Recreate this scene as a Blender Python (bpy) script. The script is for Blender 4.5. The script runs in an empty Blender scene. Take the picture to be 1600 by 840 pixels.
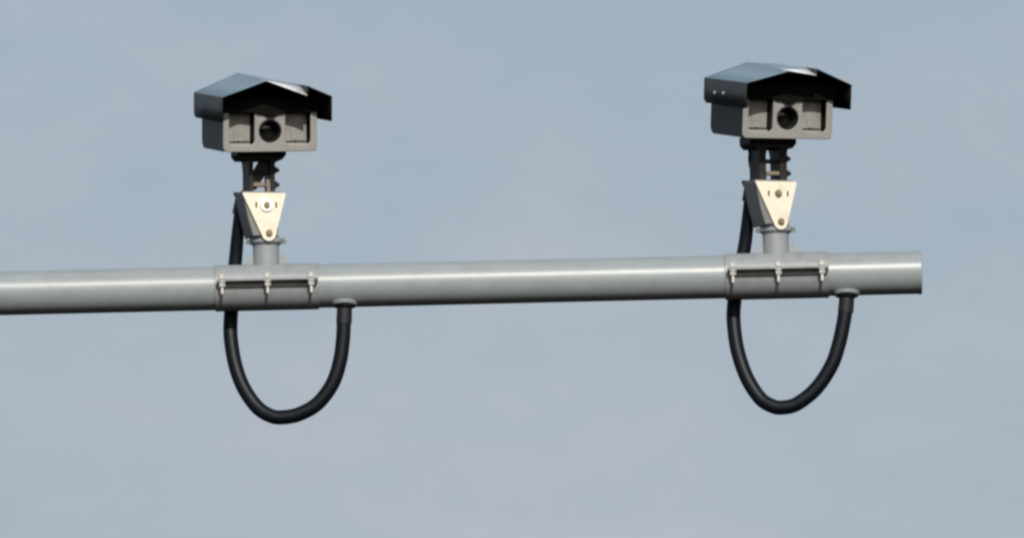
import bpy, bmesh, math, random
from mathutils import Matrix, Vector
random.seed(4)
D = bpy.data
scene = bpy.context.scene
R = math.radians

# ------------------------------------------------------------------ scale
S = 0.00175            # metres per unit of the measured drawing (pipe is about 117 mm thick)
E = R(6.0)             # the photographer looks up at the arm
Z0 = 6.0               # height of the arm above the road
DIST = 42.0

# ------------------------------------------------------------------ camera
cam = D.cameras.new('camera'); camo = D.objects.new('camera', cam)
scene.collection.objects.link(camo); scene.camera = camo
cam.sensor_fit = 'HORIZONTAL'; cam.sensor_width = 36.0
cam.lens = 36.0 * DIST / (1600 * S)
cam.clip_start = 0.5; cam.clip_end = 2000
camo.location = (0, -DIST * math.cos(E), Z0 - DIST * math.sin(E))
camo.rotation_euler = (R(90) + E, 0, 0)

# ------------------------------------------------------------------ sky and sun
SUN_EL, SUN_AZ = R(34), R(8)         # behind the photographer, a little to the right
w = D.worlds.new('World'); scene.world = w; w.use_nodes = True
nt = w.node_tree; nt.nodes.clear()
N = nt.nodes.new; L = nt.links.new
out = N('ShaderNodeOutputWorld'); bg = N('ShaderNodeBackground'); bg.inputs['Strength'].default_value = 0.1
sky = N('ShaderNodeTexSky'); sky.sky_type = 'NISHITA'; sky.sun_disc = False
sky.sun_elevation = SUN_EL; sky.sun_rotation = R(180) - SUN_AZ
sky.air_density = 1.0; sky.dust_density = 1.5; sky.ozone_density = 1.0
tc = N('ShaderNodeTexCoord'); sep = N('ShaderNodeSeparateXYZ')
mp = N('ShaderNodeMapping'); mp.inputs['Rotation'].default_value = (0.0, R(-28), 0.0)
mp.inputs['Scale'].default_value = (22, 22, 40); mp.inputs['Location'].default_value = (25.9, 5.2, 14.1)
n1 = N('ShaderNodeTexNoise'); n1.inputs['Scale'].default_value = 1.0; n1.inputs['Detail'].default_value = 12
n1.inputs['Roughness'].default_value = 0.60
rp = N('ShaderNodeValToRGB')
rp.color_ramp.elements[0].position = 0.33; rp.color_ramp.elements[0].color = (0.86, 0.86, 0.86, 1)
rp.color_ramp.elements[1].position = 0.74; rp.color_ramp.elements[1].color = (1, 1, 1, 1)
mx = N('ShaderNodeMix'); mx.data_type = 'RGBA'
hz = N('ShaderNodeMapRange'); hz.inputs['From Min'].default_value = -0.03; hz.inputs['From Max'].default_value = 0.02
cl = N('ShaderNodeMix'); cl.data_type = 'RGBA'
cl.inputs[6].default_value = (0.12, 0.115, 0.095, 1)       # dark land below the horizon
cr = N('ShaderNodeValToRGB')                              # thin veil: blue-grey thinning to pale grey cloud
cr.color_ramp.elements[0].position = 0.30; cr.color_ramp.elements[0].color = (0.345, 0.424, 0.506, 1)
cr.color_ramp.elements[1].position = 0.72; cr.color_ramp.elements[1].color = (0.470, 0.500, 0.556, 1)
vm = N('ShaderNodeVectorMath'); vm.operation = 'SCALE'; vm.inputs['Scale'].default_value = 10.0
n2 = N('ShaderNodeTexNoise'); n2.inputs['Scale'].default_value = 4.2; n2.inputs['Detail'].default_value = 9; n2.inputs['Roughness'].default_value = 0.62
L(mp.outputs['Vector'], n2.inputs['Vector'])
low = N('ShaderNodeMapRange'); low.inputs['From Min'].default_value = 0.125; low.inputs['From Max'].default_value = 0.065   # paler towards the horizon
low.inputs['To Min'].default_value = -0.10; low.inputs['To Max'].default_value = 0.12
L(sep.outputs['Z'], low.inputs['Value'])
m1 = N('ShaderNodeMath'); m1.operation = 'MULTIPLY_ADD'; m1.inputs[1].default_value = 0.30
m2 = N('ShaderNodeMath'); m2.operation = 'ADD'; m3 = N('ShaderNodeMath'); m3.operation = 'MULTIPLY_ADD'; m3.inputs[1].default_value = 1.15; m3.inputs[2].default_value = -0.225
L(n1.outputs['Fac'], m3.inputs[0]); L(n2.outputs['Fac'], m1.inputs[0]); L(m3.outputs[0], m1.inputs[2])
L(m1.outputs[0], m2.inputs[0]); L(low.outputs[0], m2.inputs[1]); L(m2.outputs[0], cr.inputs['Fac']); L(cr.outputs['Color'], vm.inputs[0]); L(vm.outputs[0], cl.inputs[7])
L(tc.outputs['Generated'], mp.inputs['Vector']); L(mp.outputs['Vector'], n1.inputs['Vector'])
ahead = N('ShaderNodeMapRange'); ahead.inputs['From Min'].default_value = 0.55; ahead.inputs['From Max'].default_value = 0.93
veil = N('ShaderNodeMath'); veil.operation = 'MULTIPLY'      # cloud veil kept to the side ahead, so less ambient light from elsewhere
L(n1.outputs['Fac'], rp.inputs['Fac']); L(rp.outputs['Color'], veil.inputs[0]); L(ahead.outputs[0], veil.inputs[1])
land = N('ShaderNodeMath'); land.operation = 'MAXIMUM'; inv = N('ShaderNodeMath'); inv.operation = 'SUBTRACT'; inv.inputs[0].default_value = 1.0
L(veil.outputs[0], land.inputs[0]); L(inv.outputs[0], land.inputs[1]); L(land.outputs[0], mx.inputs[0])
L(tc.outputs['Generated'], sep.inputs[0]); L(sep.outputs['Z'], hz.inputs['Value']); L(sep.outputs['Y'], ahead.inputs['Value']); L(hz.outputs[0], inv.inputs[1]); L(hz.outputs[0], cl.inputs[0])
L(sky.outputs['Color'], mx.inputs[6]); L(cl.outputs[2], mx.inputs[7])
L(mx.outputs[2], bg.inputs['Color']); L(bg.outputs[0], out.inputs['Surface'])

sl = D.lights.new('sun', 'SUN'); sl.energy = 4.0; sl.angle = R(0.5); sl.color = (1.0, 0.945, 0.86)
so = D.objects.new('sun', sl); scene.collection.objects.link(so)
sd = Vector((math.sin(SUN_AZ) * math.cos(SUN_EL), -math.cos(SUN_AZ) * math.cos(SUN_EL), math.sin(SUN_EL)))
so.rotation_euler = (-sd).to_track_quat('-Z', 'Y').to_euler(); so.location = sd * 30

vs = scene.view_settings
vs.view_transform = 'Standard'; vs.look = 'None'; vs.exposure = 0.0; vs.gamma = 1.0; vs.use_curve_mapping = False
scene.cycles.filter_width = 2.7        # the old compact camera is a soft one

# ------------------------------------------------------------------ materials
def mat(name, col, rough=0.5, metal=0.0, var=0.12, scale=30.0, bump=0.0, spec=0.5, stretch=(1, 1, 1), dirt=None, dirt_amt=0.0):
    m = D.materials.new(name); m.use_nodes = True
    t = m.node_tree; b = t.nodes['Principled BSDF']
    b.inputs['Roughness'].default_value = rough; b.inputs['Metallic'].default_value = metal
    b.inputs['Specular IOR Level'].default_value = spec
    c = t.nodes.new('ShaderNodeTexCoord'); mp = t.nodes.new('ShaderNodeMapping'); mp.inputs['Scale'].default_value = stretch
    n = t.nodes.new('ShaderNodeTexNoise'); n.inputs['Scale'].default_value = scale; n.inputs['Detail'].default_value = 6
    n.inputs['Roughness'].default_value = 0.62
    t.links.new(c.outputs['Object'], mp.inputs[0]); t.links.new(mp.outputs[0], n.inputs['Vector'])
    r = t.nodes.new('ShaderNodeValToRGB')
    r.color_ramp.elements[0].position = 0.28; r.color_ramp.elements[1].position = 0.74
    r.color_ramp.elements[0].color = tuple(x * (1 - var) for x in col) + (1,)
    r.color_ramp.elements[1].color = tuple(min(1, x * (1 + var)) for x in col) + (1,)
    t.links.new(n.outputs['Fac'], r.inputs['Fac'])
    last = r.outputs['Color']
    if dirt:
        n2 = t.nodes.new('ShaderNodeTexNoise'); n2.inputs['Scale'].default_value = scale * 0.35; n2.inputs['Detail'].default_value = 8
        n2.inputs['Roughness'].default_value = 0.7
        t.links.new(c.outputs['Object'], n2.inputs['Vector'])
        r2 = t.nodes.new('ShaderNodeValToRGB'); r2.color_ramp.elements[0].position = 0.5; r2.color_ramp.elements[1].position = 0.72
        r2.color_ramp.elements[1].color = (dirt_amt,) * 3 + (1,)
        t.links.new(n2.outputs['Fac'], r2.inputs['Fac'])
        mm = t.nodes.new('ShaderNodeMix'); mm.data_type = 'RGBA'; mm.inputs[7].default_value = tuple(dirt) + (1,)
        t.links.new(r2.outputs['Color'], mm.inputs[0]); t.links.new(last, mm.inputs[6]); last = mm.outputs[2]
    t.links.new(last, b.inputs['Base Color'])
    rr = t.nodes.new('ShaderNodeMapRange'); rr.inputs['To Min'].default_value = max(0.05, rough - 0.06); rr.inputs['To Max'].default_value = rough + 0.06
    t.links.new(n.outputs['Fac'], rr.inputs['Value']); t.links.new(rr.outputs[0], b.inputs['Roughness'])
    if bump:
        bp = t.nodes.new('ShaderNodeBump'); bp.inputs['Strength'].default_value = bump; bp.inputs['Distance'].default_value = 0.002
        t.links.new(n.outputs['Fac'], bp.inputs['Height']); t.links.new(bp.outputs[0], b.inputs['Normal'])
    return m

def reeded(name, col):
    """moulded illuminator window: fine upright reeding over a mottled tan plastic"""
    m = mat(name, col, 0.55, var=0.22, scale=90, stretch=(1, 1, 0.35), dirt=(0.09, 0.07, 0.06), dirt_amt=0.5)
    t = m.node_tree; b = t.nodes['Principled BSDF']
    c = t.nodes.new('ShaderNodeTexCoord'); wv = t.nodes.new('ShaderNodeTexWave'); wv.bands_direction = 'X'
    wv.inputs['Scale'].default_value = 55; wv.inputs['Distortion'].default_value = 1.2
    t.links.new(c.outputs['Object'], wv.inputs['Vector'])
    bp = t.nodes.new('ShaderNodeBump'); bp.inputs['Strength'].default_value = 0.2; bp.inputs['Distance'].default_value = 0.002
    t.links.new(wv.outputs['Fac'], bp.inputs['Height']); t.links.new(bp.outputs[0], b.inputs['Normal'])
    return m

M = {
    'galv': mat('galvanised_paint', (0.250, 0.280, 0.290), 0.33, var=0.06, scale=45, stretch=(0.35, 1, 1), bump=0.10, spec=0.45,
                dirt=(0.18, 0.19, 0.18), dirt_amt=0.35),
    'clamp': mat('clamp_grey_paint', (0.242, 0.262, 0.272), 0.42, var=0.10, scale=40, dirt=(0.16, 0.15, 0.13), dirt_amt=0.4),
    'darkgrey': mat('dark_grey_casting', (0.045, 0.045, 0.05), 0.55, var=0.2, scale=60),
    'blockgrey': mat('block_grey_paint', (0.17, 0.175, 0.17), 0.5, var=0.15, scale=60),
    'cream': mat('cream_plate_paint', (0.75, 0.69, 0.56), 0.45, var=0.05, scale=60, dirt=(0.42, 0.35, 0.24), dirt_amt=0.45),
    'white': mat('white_nylon', (0.88, 0.86, 0.80), 0.4, var=0.03, scale=80),
    'bolt': mat('zinc_bolt', (0.62, 0.60, 0.55), 0.38, metal=0.35, var=0.12, scale=200),
    'brass': mat('weathered_brass', (0.24, 0.19, 0.11), 0.45, metal=0.3, var=0.25, scale=250),
    'bronze': mat('dark_bracket_steel', (0.018, 0.016, 0.015), 0.55, var=0.3, scale=80, spec=0.3, dirt=(0.10, 0.07, 0.045), dirt_amt=0.3),
    'tanbar': mat('tan_crossbar', (0.17, 0.14, 0.10), 0.5, var=0.25, scale=120),
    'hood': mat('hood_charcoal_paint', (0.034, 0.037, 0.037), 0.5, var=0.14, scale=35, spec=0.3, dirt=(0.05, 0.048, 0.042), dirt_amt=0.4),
    'roof': mat('sky_sheen_roof_paint', (0.165, 0.240, 0.285), 0.34, var=0.10, scale=28, spec=0.6, dirt=(0.12, 0.16, 0.185), dirt_amt=0.5),  # paler, bluer base carries the sky's reflection on the roof in the colour
    'inside': mat('shade_black_inside', (0.006, 0.0055, 0.005), 0.85, var=0.2, scale=35, spec=0.06),  # shade under the hood put into the colour, blacker than the outer paint
    'lip': mat('pale_lip', (0.80, 0.81, 0.82), 0.40, metal=0.0, var=0.15, scale=60),  # much paler than the rest of the hood
    'body': mat('housing_dark_paint', (0.026, 0.025, 0.028), 0.55, var=0.2, scale=45, dirt=(0.08, 0.065, 0.055), dirt_amt=0.5),
    'bezel': mat('bezel_stone_paint', (0.272, 0.270, 0.255), 0.5, var=0.08, scale=60, dirt=(0.22, 0.20, 0.17), dirt_amt=0.45),
    'panel': reeded('illuminator_plastic', (0.265, 0.258, 0.240)),
    'slot': mat('dark_slot', (0.02, 0.018, 0.015), 0.8, var=0.2, scale=90),
    'lens': mat('lens_glass', (0.006, 0.007, 0.006), 0.08, var=0.1, scale=20, spec=0.5),
    'barrel': mat('lens_barrel_black', (0.012, 0.012, 0.011), 0.6, var=0.2, scale=90),
    'rubber': mat('black_conduit', (0.003, 0.005, 0.0085), 0.48, var=0.25, scale=60, spec=0.22, dirt=(0.006, 0.009, 0.012), dirt_amt=0.3),
    'gland': mat('gland_nickel', (0.36, 0.35, 0.31), 0.42, metal=0.3, var=0.15, scale=120),
    'ferrule': mat('ferrule_black', (0.009, 0.010, 0.012), 0.45, var=0.2, scale=120, spec=0.6),
}

# ------------------------------------------------------------------ building helpers
col = scene.collection

def finish(name, me, m, parent=None, loc=(0, 0, 0), bevel=0.0, smooth=40):
    me.materials.clear(); me.materials.append(m)
    for p in me.polygons: p.use_smooth = True
    me.set_sharp_from_angle(angle=R(smooth))
    o = D.objects.new(name, me); col.objects.link(o); o.location = loc
    if parent: o.parent = parent
    if bevel:
        b = o.modifiers.new('bevel', 'BEVEL'); b.width = bevel * S; b.segments = 2; b.limit_method = 'ANGLE'; b.angle_limit = R(50)
    return o

class MB:
    """collects shapes, in drawing units, under one matrix"""
    def __init__(s, mtx=None): s.bm = bmesh.new(); s.m = mtx or Matrix()
    def vert(s, v): return s.bm.verts.new((s.m @ Vector(v)) * S)
    def box(s, x0, x1, y0, y1, z0, z1, mtx=None):
        q = mtx or Matrix()
        vs = [s.vert(q @ Vector((x, y, z))) for x in (x0, x1) for y in (y0, y1) for z in (z0, z1)]
        for f in ((0, 1, 3, 2), (4, 6, 7, 5), (0, 4, 5, 1), (2, 3, 7, 6), (0, 2, 6, 4), (1, 5, 7, 3)):
            s.bm.faces.new([vs[i] for i in f])
        return s
    def prism(s, pts, fn0, fn1):
        a = [s.vert(fn0(p)) for p in pts]; b = [s.vert(fn1(p)) for p in pts]
        n = len(pts)
        s.bm.faces.new(a[::-1]); s.bm.faces.new(b)
        for i in range(n): s.bm.faces.new((a[i], a[(i + 1) % n], b[(i + 1) % n], b[i]))
        return s
    def cyl(s, p0, p1, r0, r1=None, n=32, cap=True, rot=0.0):
        r1 = r0 if r1 is None else r1
        p0, p1 = Vector(p0), Vector(p1); d = (p1 - p0).normalized()
        u = d.orthogonal().normalized(); v = d.cross(u)
        A, B = [], []
        for i in range(n):
            a = 2 * math.pi * i / n + rot; k = u * math.cos(a) + v * math.sin(a)
            A.append(s.vert(p0 + k * r0)); B.append(s.vert(p1 + k * r1))
        for i in range(n): s.bm.faces.new((A[i], A[(i + 1) % n], B[(i + 1) % n], B[i]))
        if cap: s.bm.faces.new(A[::-1]); s.bm.faces.new(B)
        return s
    def tube(s, p0, p1, ro, ri, n=40):
        p0, p1 = Vector(p0), Vector(p1); d = (p1 - p0).normalized()
        u = d.orthogonal().normalized(); v = d.cross(u); rings = []
        for p, r in ((p0, ro), (p1, ro), (p1, ri), (p0, ri)):
            rings.append([s.vert(p + (u * math.cos(2 * math.pi * i / n) + v * math.sin(2 * math.pi * i / n)) * r) for i in range(n)])
        for k in range(4):
            a, b = rings[k], rings[(k + 1) % 4]
            for i in range(n): s.bm.faces.new((a[i], a[(i + 1) % n], b[(i + 1) % n], b[i]))
        return s
    def sweep(s, pts, radii, n=18):
        pts = [Vector(p) for p in pts]; rings = []; u = None
        for i, p in enumerate(pts):
            d = (pts[min(i + 1, len(pts) - 1)] - pts[max(i - 1, 0)]).normalized()
            u = d.orthogonal().normalized() if u is None else (u - d * u.dot(d)).normalized()
            v = d.cross(u); r = radii[i] if hasattr(radii, '__len__') else radii
            rings.append([s.vert(p + (u * math.cos(2 * math.pi * k / n) + v * math.sin(2 * math.pi * k / n)) * r) for k in range(n)])
        for a, b in zip(rings, rings[1:]):
            for k in range(n): s.bm.faces.new((a[k], a[(k + 1) % n], b[(k + 1) % n], b[k]))
        s.bm.faces.new(rings[0][::-1]); s.bm.faces.new(rings[-1])
        return s
    def mesh(s, name):
        bmesh.ops.recalc_face_normals(s.bm, faces=s.bm.faces)
        me = D.meshes.new(name); s.bm.to_mesh(me); s.bm.free(); return me
    def build(s, name, m, parent=None, bevel=0.0, smooth=40):
        return finish(name, s.mesh(name), m, parent, bevel=bevel, smooth=smooth)

def arc(cx, cy, r, a0, a1, n=8):
    return [(cx + r * math.cos(R(a0 + (a1 - a0) * i / n)), cy + r * math.sin(R(a0 + (a1 - a0) * i / n))) for i in range(n + 1)]
def rrect(x0, x1, z0, z1, r):
    return arc(x1 - r, z1 - r, r, 0, 90) + arc(x0 + r, z1 - r, r, 90, 180) + arc(x0 + r, z0 + r, r, 180, 270) + arc(x1 - r, z0 + r, r, 270, 360)
def circ(cx, cz, r, n=40): return [(cx + r * math.cos(2 * math.pi * i / n), cz + r * math.sin(2 * math.pi * i / n)) for i in range(n)]

def sheet(name, outer, holes, y0, y1, bev, m, parent, mtx=None):
    """an upright plate with openings, outline in x and z, from y0 to y1"""
    cu = D.curves.new('outline', 'CURVE'); cu.dimensions = '2D'; cu.fill_mode = 'BOTH'
    for ring in [outer] + holes:
        sp = cu.splines.new('POLY'); sp.points.add(len(ring) - 1); sp.use_cyclic_u = True
        for p, q in zip(sp.points, ring): p.co = (q[0] * S, q[1] * S, 0, 1)
    cu.extrude = ((y1 - y0) / 2 - bev) * S; cu.bevel_depth = bev * S; cu.bevel_resolution = 1; cu.offset = -bev * S
    o = D.objects.new('outline', cu); col.objects.link(o)
    me = D.meshes.new_from_object(o.evaluated_get(bpy.context.evaluated_depsgraph_get()))
    D.objects.remove(o); D.curves.remove(cu)
    q = Matrix.Translation((0, (y0 + y1) / 2 * S, 0)) @ Matrix.Rotation(R(90), 4, 'X')
    if mtx:
        k = mtx.copy(); k.translation = k.translation * S; q = k @ q
    me.transform(q); me.name = name
    return finish(name, me, m, parent)

def thing(name, label, cat, loc, rot=(0, 0, 0), group=None):
    o = D.objects.new(name, None); col.objects.link(o); o.location = loc; o.rotation_euler = rot
    o.empty_display_size = 0.05; o['label'] = label; o['category'] = cat
    if group: o['group'] = group
    return o

def at(px, py, y=0.0):
    """drawing coordinates plus depth y (away from the viewer) -> arm-centred coordinates in drawing units"""
    k = 1 + y * S * math.cos(E) / DIST
    v = (420 - py) * k
    return Vector(((px - 800) * k, y, (v + y * math.sin(E)) / math.cos(E)))
def world(v): return Vector((v[0] * S, v[1] * S, v[2] * S + Z0))
def crom(pts, per=10):
    P = [Vector(p) for p in pts]; P = [P[0] * 2 - P[1]] + P + [P[-1] * 2 - P[-2]]; o = []
    for i in range(1, len(P) - 2):
        a, b, c, d = P[i - 1:i + 3]
        for k in range(per):
            t = k / per
            o.append(0.5 * (2 * b + (c - a) * t + (2 * a - 5 * b + 4 * c - d) * t * t + (3 * b - a - 3 * c + d) * t ** 3))
    return o + [P[-2]]

def axis_y(px): return 458.0 - px * 0.02253         # pipe centre line in the drawing
A0, A1 = at(-1400, axis_y(-1400)), at(1440, axis_y(1440))
RISE = math.atan2(A1.z - A0.z, A1.x - A0.x)

# ------------------------------------------------------------------ the arm
arm = thing('mast_arm', 'long grey metal pipe arm carrying both hooded cameras', 'pole', world(A0), (0, -RISE, 0))
AL = (A1 - A0).length
b = MB()
b.cyl((0, 0, 0), (AL - 4, 0, 0), 35.3, 33.3, n=96)
b.build('tube', M['galv'], arm)
b = MB(); b.cyl((AL - 7, 0, 0), (AL - 1.2, 0, 0), 33.9, 33.9, n=96); b.cyl((AL - 1.2, 0, 0), (AL, 0, 0), 33.9, 32.6, n=96)
b.build('end_cap', M['galv'], arm)

# ------------------------------------------------------------------ clamp + swivel bracket
def bracket(px, yaw, label, washer, brace):
    base = at(px, axis_y(px))
    root = thing('camera_bracket', label, 'bracket', world(base), (0, -RISE, 0), group='clamped camera brackets on the pipe arm')
    along = Matrix()
    ro, ri = 36.2, 34.4
    # upper and lower half shells with bolting flanges front and back
    for name, sgn in (('upper_clamp', 1), ('lower_clamp', -1)):
        b = MB(along)
        g = 1.2
        prof = []
        n = 28; a0 = math.asin(g / ro); a1 = math.pi - a0
        for i in range(n + 1): a = a0 + (a1 - a0) * i / n; prof.append((ro * math.cos(a), sgn * ro * math.sin(a)))
        for i in range(n, -1, -1): a = a0 + (a1 - a0) * i / n; prof.append((ri * math.cos(a), sgn * ri * math.sin(a)))
        b.prism(prof, lambda p: (-81, p[0], p[1]), lambda p: (81, p[0], p[1]))
        if sgn > 0:
            for s in (-1, 1): b.box(-77, 80, s * 34.5 if s > 0 else -53, 53 if s > 0 else -34.5, 5.5, 10.0)
        else:
            for s in (-1, 1): b.box(-75, 78, s * 34.5 if s > 0 else -40, 40 if s > 0 else -34.5, -2.6, 0.6)
        b.build(name, M['clamp'], root, bevel=0.8)
    for bx in (-69, 2, 70):
        b = MB(along)
        b.cyl((bx, -47.5, -14), (bx, -47.5, 11), 2.6, n=14)
        b.cyl((bx, -47.5, 10.05), (bx, -47.5, 11.6), 6.6, n=20)
        b.cyl((bx, -47.5, 11.6), (bx, -47.5, 17.5), 5.0, 4.6, n=6)
        bo = b.build('clamp_bolt', M['bolt'], root, smooth=30)
        b = MB(along); b.cyl((bx, -47.5, 3.8), (bx, -47.5, 5.45), 6.6, n=20); b.cyl((bx, -47.5, -2.5), (bx, -47.5, 3.8), 5.2, n=6)
        b.build('nut', M['bolt'], bo, smooth=30)
    # riser with collar and gussets
    b = MB(); b.cyl((0, 0, 30), (0, 0, 67), 20.5, n=48); b.build('riser', M['clamp'], root)
    b = MB()
    b.prism([(19.5, 36), (36, 36), (33, 42), (24, 52), (19.5, 54)], lambda p: (p[0], -3, p[1]), lambda p: (p[0], 3, p[1]))
    b.build('gusset', M['clamp'], root, bevel=0.6); b = MB()
    b.prism([(-19.5, 36), (-34, 36), (-31, 41), (-23, 50), (-19.5, 52)], lambda p: (p[0], -3, p[1]), lambda p: (p[0], 3, p[1]))
    b.build('gusset', M['clamp'], root, bevel=0.6)
    b = MB(); b.cyl((0, 0, 66), (0, 0, 69), 22, 24, n=48); b.cyl((0, 0, 69), (0, 0, 73), 25.5, n=48)
    b.prism([(-32, 69.8), (-22, 67.5), (22, 67.5), (32, 69.8), (32, 72.6), (-32, 72.6)], lambda p: (p[0], -6, p[1]), lambda p: (p[0], 6, p[1])); b.cyl((0, 0, 73), (0, 0, 81), 24, 21, n=48)
    b.cyl((-27, -6, 72.5), (-27, -6, 76.5), 3.4, n=6); b.cyl((27, -6, 72.5), (27, -6, 76.5), 3.4, n=6)
    b.build('collar', M['clamp'], root, bevel=0.5)
    # panning head, turned with the camera
    T = Matrix.Translation((-9, 0, 0)) @ Matrix.Rotation(yaw, 4, 'Z')
    ce = math.cos(E); f = lambda h, y: (h + y * math.sin(E)) / ce
    b = MB(T)
    b.prism([(-18, 78), (22, 78), (24, 104), (30, 148), (-34, 148), (-25, 104)], lambda p: (p[0], -26.0, p[1]), lambda p: (p[0] , 24.0, p[1]))
    b.build('swivel_block', M['blockgrey'], root, bevel=1.5)
    dz = f(0, -28)
    tri = [(-33.5, 148 + dz), (-34.5, 146 + dz)] + arc(6.5, 84 + dz, 11.5, 202, 346, 12) + [(35, 146 + dz), (34, 148 + dz)]
    sheet('front_plate', tri, [], -31, -26.2, 0.6, M['cream'], root, T)
    tri2 = [(-33.5, 152), (-34.5, 150)] + arc(6.5, 90, 11.5, 202, 346, 12) + [(35, 150), (34, 152)]
    sheet('rear_plate', tri2, [], 24.2, 29, 0.6, M['darkgrey'], root, T)
    hz_, hb = 129 + dz, 84 + dz + 1.0
    bxc = 3.0
    if washer:
        b = MB(T); b.cyl((bxc, -31.05, hz_), (bxc, -34, hz_), 11.0, 10.2, n=36); b.build('washer', M['white'], root)
    yb = -34.1 if washer else -31.05
    b = MB(T)
    b.cyl((bxc, yb, hz_), (bxc, yb - 1.5, hz_), 6.0 if not washer else 4.6, n=24); b.cyl((bxc, yb - 1.5, hz_), (bxc, yb - 4.5, hz_), 4.2, 3.9, n=6)
    b.build('pivot_bolt', M['brass'], root, smooth=30)
    b = MB(T); b.cyl((6.5, -31.05, hb), (6.5, -32.6, hb), 5.6, n=24); b.cyl((6.5, -32.6, hb), (6.5, -35.6, hb), 4.4, 4.0, n=6)
    b.build('lock_bolt', M['brass'], root, smooth=30)
    for s in (-1, 1):
        b = MB(T)
        pts = arc(bxc, hz_, 17.5, 90 - s * 90 - 15, 90 - s * 90 + 15, 6) + arc(bxc, hz_, 14.8, 90 - s * 90 + 15, 90 - s * 90 - 15, 6)
        b.prism(pts, lambda p: (p[0], -31.3, p[1]), lambda p: (p[0], -30, p[1])); b.build('adjusting_slot', M['slot'], root)
    lt = 3.6 if brace else 6.2
    # dark tilt fork between the plates and the camera
    b = MB(T)
    for s in (-1, 1):
        b.prism([(-20, 144), (20, 144), (20, 185), (26, 200), (-26, 200), (-20, 185)], lambda p: (s * 17.5 - lt, p[0], p[1]), lambda p: (s * 17.5 + lt, p[0], p[1]))
    b.build('tilt_fork', M['bronze'], root, bevel=0.8)
    b = MB(T)
    b.prism([(-33, 199), (33, 199), (39, 206), (39, 218.5), (-39, 218.5), (-39, 206)], lambda p: (p[0], -24, p[1]), lambda p: (p[0], 22, p[1]))
    b.build('mounting_block', M['bronze'], root, bevel=1.2)
    b = MB(T); b.box(-17.4 + lt, 17.4 - lt, -19.5, -9, 156, 162.5); b.build('crossbar', M['tanbar'], root, bevel=1.0)
    b = MB(T); b.cyl((-17.4 + lt, -6, 179), (17.4 - lt, -6, 179), 3.6, n=18); b.build('tilt_axle', M['bronze'], root)
    for z in (160, 183):
        b = MB(T)
        b.cyl((17.6 + lt, -12, z), (22 + lt, -12, z), 5.5, n=6); b.cyl((22 + lt, -12, z), (26 + lt, -12, z), 3.0, n=14)
        b.build('fork_bolt', M['bronze'], root, smooth=30)
    if brace:
        q = Matrix.Translation((-1, -2, 178)) @ Matrix.Rotation(R(33), 4, 'Y')
        b = MB(T); b.box(-9.5, 9.5, -5.5, 5.5, -24, 23, q); b.build('diagonal_brace', M['bronze'], root, bevel=1.0)
        b = MB(T); b.box(14, 20, -25, -20.6, 143, 166, Matrix.Rotation(R(-3), 4, 'Y')); b.build('stay_strap', M['tanbar'], root, bevel=0.8)
    return root, base

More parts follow.
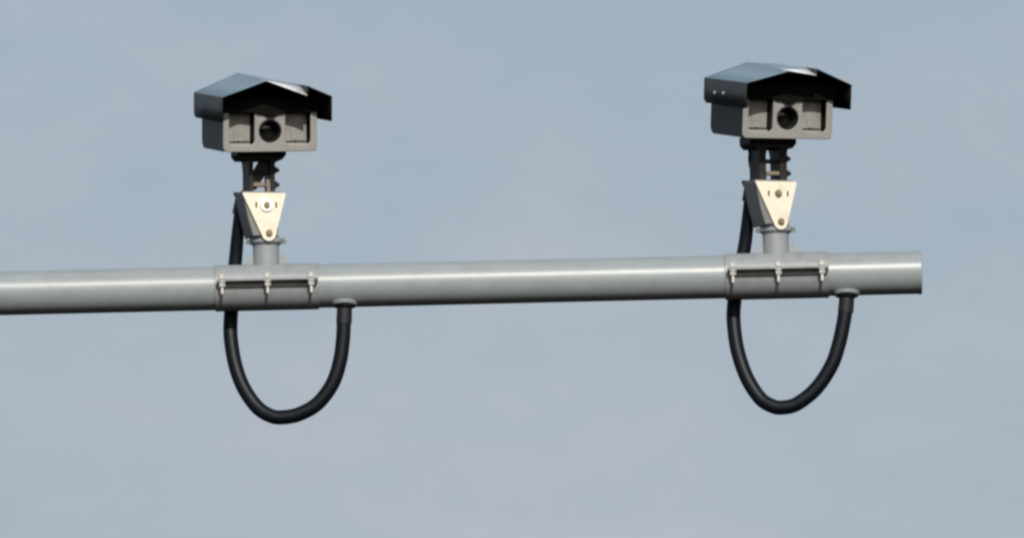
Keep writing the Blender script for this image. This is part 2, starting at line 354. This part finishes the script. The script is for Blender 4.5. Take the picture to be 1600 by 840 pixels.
# ------------------------------------------------------------------ camera heads
def camera_head(px, py, rotz, pitch, roll, label, step_x, step_z, droop, apex, rear_rise, rivets):
    """px, py: middle of the housing's underside"""
    root = thing('traffic_camera', label, 'camera', world(at(px, py)), (pitch, -roll, rotz), group='hooded traffic cameras on the pipe arm')
    W, HD, H = 75.0, 68.0, 80.0
    # housing: extruded side-to-side so that the rear lower corner is rounded, with a keel that carries the hood
    # the recesses are cut as real pockets: build the shell from walls instead of a solid block
    b = MB()
    side = [(-HD + 3.2, 0.0)] + arc(HD - 15, 15, 15, 270, 360, 8) + arc(HD - 5, H - 5, 5, 0, 90, 4) + [(-HD + 3.2, H)]
    b.prism(side, lambda p: (-W, p[0], p[1]), lambda p: (-W + 5, p[0], p[1]))
    b.prism(side, lambda p: (W - 5, p[0], p[1]), lambda p: (W, p[0], p[1]))
    b.box(-W + 5, W - 5, -HD + 3.2, HD - 15, 0.3, 5); b.box(-W + 5, W - 5, -HD + 3.2, HD - 4, H - 5, H - 0.3)
    b.box(-W + 5, W - 5, HD - 5, HD - 0.4, 15, H - 5); b.prism([(HD - 15, 5)] + arc(HD - 15, 15, 14.7, 270, 360, 8) + [(HD - 5, 15)], lambda p: (-W + 5, p[0], p[1]), lambda p: (W - 5, p[0], p[1]))
    b.box(-W + 5, W - 5, -HD + 36, -HD + 40, 5, H - 5)
    b.build('housing', M['body'], root, bevel=1.0)
    # front bezel with two windows and a lens opening
    lx = 0.0
    lwin = rrect(-66, -25, 10, 74, 8); rwin = rrect(24.5, 65, 10, 74, 8)
    sheet('front_bezel', rrect(-W - 0.6, W + 0.6, -0.8, H + 0.5, 8), [lwin, rwin, circ(lx, 31.5, 18.3)],
          -HD, -HD + 3.2, 1.3, M['bezel'], root)
    bz = 62.0
    shade_outline = [(-W - 2, H + 3), (-W - 2, bz)] + [(-W + 16, bz - 1)] + [(-24, bz - 1), (-22, bz - 3)] + arc(lx, 67, 14.0, 220, 320, 10) + [(22, bz - 3), (24, bz - 1), (W - 16, bz - 1), (W + 2, bz), (W + 2, H + 3)]
    sheet('shade_panel', shade_outline[::-1], [], -HD - 5, -HD - 0.6, 0.7, M['inside'], root)  # dark panel put in for part of the hood's shadow
    # centre column box carrying the lenses, standing proud between the windows
    b = MB()
    b.box(-24, -20.5, -HD + 3.1, -HD + 34, 6, 74); b.box(18.5, 22, -HD + 3.1, -HD + 34, 6, 74)
    b.build('lens_column', M['body'], root)  # side walls coloured dark for the shade in the recesses
    for x0, x1 in ((-67.5, -28.0), (24.0, 63.3)):
        b = MB()
        # slightly bowed window panel
        n = 12; pts = []
        for i in range(n + 1):
            t = i / n; x = x0 + (x1 - x0) * t
            pts.append((x, -HD + 16 + 2.5 * (2 * t - 1) ** 2))
        pts += [(x1, -HD + 21), (x0, -HD + 21)]
        b.prism(pts, lambda p: (p[0], p[1], 15), lambda p: (p[0], p[1], 74))
        pn = b.build('illuminator_window', M['panel'], root)
        b = MB(); b.box(x0 + 2, x1 - 1, -HD + 9, -HD + 19, 5.2, 12.4); b.build('window_ledge', M['bezel'], pn, bevel=1.0)
        b = MB()
        for k in range(3):
            xx = x0 + (x1 - x0) * (0.34 + 0.17 * k); b.box(xx - 2.2, xx + 1.7, -HD + 11, -HD + 16, 12.5, 15.6 + (k % 2) * 0.8)
        b.build('dark_tick', M['slot'], pn, bevel=0.5)  # short dark blocks along the window's lower edge
    for z, r in ((31.5, 18.2),):
        b = MB(); b.tube((lx, -HD + 0.4, z), (lx, -HD + 30, z), r, r - 1.6, 44); ln = b.build('lens_barrel', M['barrel'], root)
        b = MB(); n = 44
        # domed glass
        rings = []
        for k in range(6):
            a = k / 5 * R(28); rr = (r - 1.7) * math.sin(a) / math.sin(R(28)); yy = -HD + 17 + (r / math.sin(R(28))) * (1 - math.cos(a))
            rings.append((rr, yy))
        prev = None
        for rr, yy in rings[1:]:
            ring = [b.vert((lx + rr * math.cos(2 * math.pi * i / n), yy, z + rr * math.sin(2 * math.pi * i / n))) for i in range(n)]
            if prev is None: b.bm.faces.new(ring)
            else:
                for i in range(n): b.bm.faces.new((prev[i], prev[(i + 1) % n], ring[(i + 1) % n], ring[i]))
            prev = ring
        back = [b.vert((lx + rr * math.cos(2 * math.pi * i / n), -HD + 28, z + rr * math.sin(2 * math.pi * i / n))) for i in range(n)]
        for i in range(n): b.bm.faces.new((prev[i], prev[(i + 1) % n], back[(i + 1) % n], back[i]))
        b.bm.faces.new(back[::-1])
        b.build('lens_glass', M['lens'], ln)
    # sun hood: one folded sheet with flaps; a slit at the front lets the inner right half sag
    EZ, AZ, AX, HW, FL = 87.0, apex, -17.0, 88.5, 39.0
    FY, RY = -HD - 42, HD - 2
    prof = [(-HW, EZ - FL), (-HW, EZ), (AX, AZ), (step_x, step_z), (HW, EZ), (HW, EZ - FL)]
    ys = [RY, RY - 10, 0.0, FY + 46, FY + 30, FY + 14, FY]
    def fold(name, cells, mats, parent, drop=None):
        """one folded piece of sheet metal: rows of (x, z) points along ys"""
        bm = bmesh.new(); rows = []
        for y, pts in cells: rows.append([bm.verts.new((x * S, y * S, z * S)) for x, z in pts])
        for r0, r1 in zip(rows, rows[1:]):
            for k in range(len(r0) - 1): bm.faces.new((r0[k], r1[k], r1[k + 1], r0[k + 1]))
        me = D.meshes.new(name); bm.to_mesh(me); bm.free()
        o = finish(name, me, mats[0], parent, smooth=12)
        for m in mats[1:]: o.data.materials.append(m)
        so = o.modifiers.new('thickness', 'SOLIDIFY'); so.thickness = 2.2 * S; so.offset = -1.0 if drop is None else drop; so.use_even_offset = True
        if len(mats) > 1: so.material_offset = 1; so.material_offset_rim = 1
        return o
    def az(y): return AZ + rear_rise * (y - FY) / (RY - FY)
    def sagz(y): return droop * max(0.0, (FY + 46 - y) / 46.0) ** 0.9
    hood = thing('hood', '', '', (0, 0, 0)); del hood['label'], hood['category']; hood.parent = root
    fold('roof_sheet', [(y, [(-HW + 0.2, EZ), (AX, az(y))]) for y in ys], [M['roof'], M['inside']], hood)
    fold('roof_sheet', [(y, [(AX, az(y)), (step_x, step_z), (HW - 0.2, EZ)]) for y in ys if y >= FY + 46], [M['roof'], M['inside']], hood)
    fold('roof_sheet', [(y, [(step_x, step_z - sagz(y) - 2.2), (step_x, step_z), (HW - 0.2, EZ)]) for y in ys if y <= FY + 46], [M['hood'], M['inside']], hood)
    fold('bent_lip', [(y, [(AX, az(y) - 0.05), (step_x, step_z - sagz(y))]) for y in ys if y <= FY + 46], [M['lip'], M['inside']], hood)
    fold('side_flap', [(y, [(-HW, EZ - FL + (6 if y == RY else 0)), (-HW, EZ)]) for y in ys], [M['hood'], M['inside']], hood)
    fold('side_flap', [(y, [(HW, EZ), (HW, EZ - FL + (6 if y == RY else 0))]) for y in ys], [M['hood'], M['inside']], hood)
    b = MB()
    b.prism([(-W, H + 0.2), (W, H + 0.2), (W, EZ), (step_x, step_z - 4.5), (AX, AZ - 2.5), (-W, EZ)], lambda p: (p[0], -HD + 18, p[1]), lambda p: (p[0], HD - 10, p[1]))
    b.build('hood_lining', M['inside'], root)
    if rivets:
        for (y, z) in ((18.0, 65.5), (-18.0, 66.5)):
            b = MB(); b.cyl((-HW - 1.0, y, z), (-HW - 2.8, y, z), 3.0, 2.2, n=18); b.build('rivet', M['gland'], hood)
    return root

# ------------------------------------------------------------------ conduit loops
def conduit(label, loop, top, gland, cable, fit):
    g = at(gland[0], gland[1], gland[2])
    root = thing('cable_conduit', label, 'cable', world(g), group='conduit loops under the pipe arm')
    rel = lambda p: at(*p) - g
    pts = crom([rel(p) for p in top + loop], 10)
    n = len(pts)
    b = MB(); b.sweep(pts, [9.6 + (1.7 if i > 32 else 1.7 * i / 32) for i in range(n)], 24); b.build('conduit', M['rubber'], root)
    b = MB(); c = crom([rel(p) for p in cable], 8); b.sweep(c, 5.0, 14); b.build('camera_cable', M['rubber'], root)
    b = MB(); p0, p1, p2 = [rel(p) for p in fit]
    d = (p1 - p0).normalized()
    b.cyl(p0, p1, 7.5, 11.5, n=24); b.cyl(p1, p2, 13.0, 12.0, n=8); b.build('cable_fitting', M['rubber'], root, bevel=0.6)
    # gland screwed into the pipe, tilted a little to the front, and a ferrule on the hose
    axis = Vector((0, 0.20, 1)).normalized()
    b = MB(); b.cyl(-axis * 2, axis * 2.0, 18.5, 20.5, n=40); b.cyl(axis * 2.0, axis * 4.5, 20.5, 19.5, n=40); b.build('gland_flange', M['galv'], root, bevel=0.9)
    end = pts[-1]
    b = MB(); b.cyl(-axis * 5, -axis * 1.9, 13.5, n=8); b.cyl(end + Vector((0, 0, -5)), -axis * 4.8, 12.4, 12.0, n=32)
    b.build('ferrule', M['ferrule'], root, bevel=0.6)
    return root

LX, RX = 417.0, 1213.5
YL, YR = R(15.5), R(21.3)
bracket(LX, YL, 'cream triangular camera bracket with a round white washer, clamped farther from the pipe end', True, True)
bracket(RX, YR, 'cream triangular camera bracket without a white washer, clamped nearest the pipe end', False, False)
camera_head(404.5, 233.0, YL, E + R(3.0), R(2.4), 'charcoal hooded camera with a plain side flap, standing farther from the pipe end',
            49.0, 103.5, 15.5, 112.0, 4.5, False)
camera_head(1204.5, 212.5, YR, E + R(3.0), R(1.5), 'charcoal hooded camera with two pale rivets in its side flap, nearest the pipe end',
            29.0, 111.0, 10.5, 106.8, 5.2, True)
conduit('black conduit loop hanging from the pipe below the camera farther from the pipe end',
        [(360.5, 500, 40), (361, 530, 33), (368, 570, 25), (381, 605, 16), (402, 635, 7), (424, 649, 0), (443, 651, -4), (468, 646, -8),
         (496, 630, -11), (519, 600, -13), (531, 565, -13), (536, 530, -12), (537.5, 500, -11)],
        [(375, 332, 30), (371, 370, 40), (368, 405, 46), (364, 450, 48)],
        (538.5, 476, -12),
        [(384, 246, 6), (386, 262, 8), (384, 278, 16), (384, 294, 24), (382, 308, 28)],
        [(384, 300, 28), (380, 312, 28), (374, 336, 30)])
conduit('black conduit loop hanging from the pipe beside the capped pipe end',
        [(1146.5, 480, 40), (1147, 512, 33), (1153, 550, 25), (1167, 590, 16), (1187, 621, 7), (1205, 633, 0), (1221, 636, -4), (1245, 630, -8),
         (1275, 606, -11), (1299, 570, -13), (1311, 535, -13), (1318, 503, -12), (1321, 483, -11)],
        [(1172, 312, 30), (1168, 350, 40), (1163, 388, 46), (1153, 436, 48)],
        (1323, 460, -12),
        [(1178, 228, 6), (1174, 244, 8), (1175, 258, 16), (1179, 274, 24), (1178, 288, 28)],
        [(1179, 282, 28), (1176, 293, 28), (1171, 316, 30)])
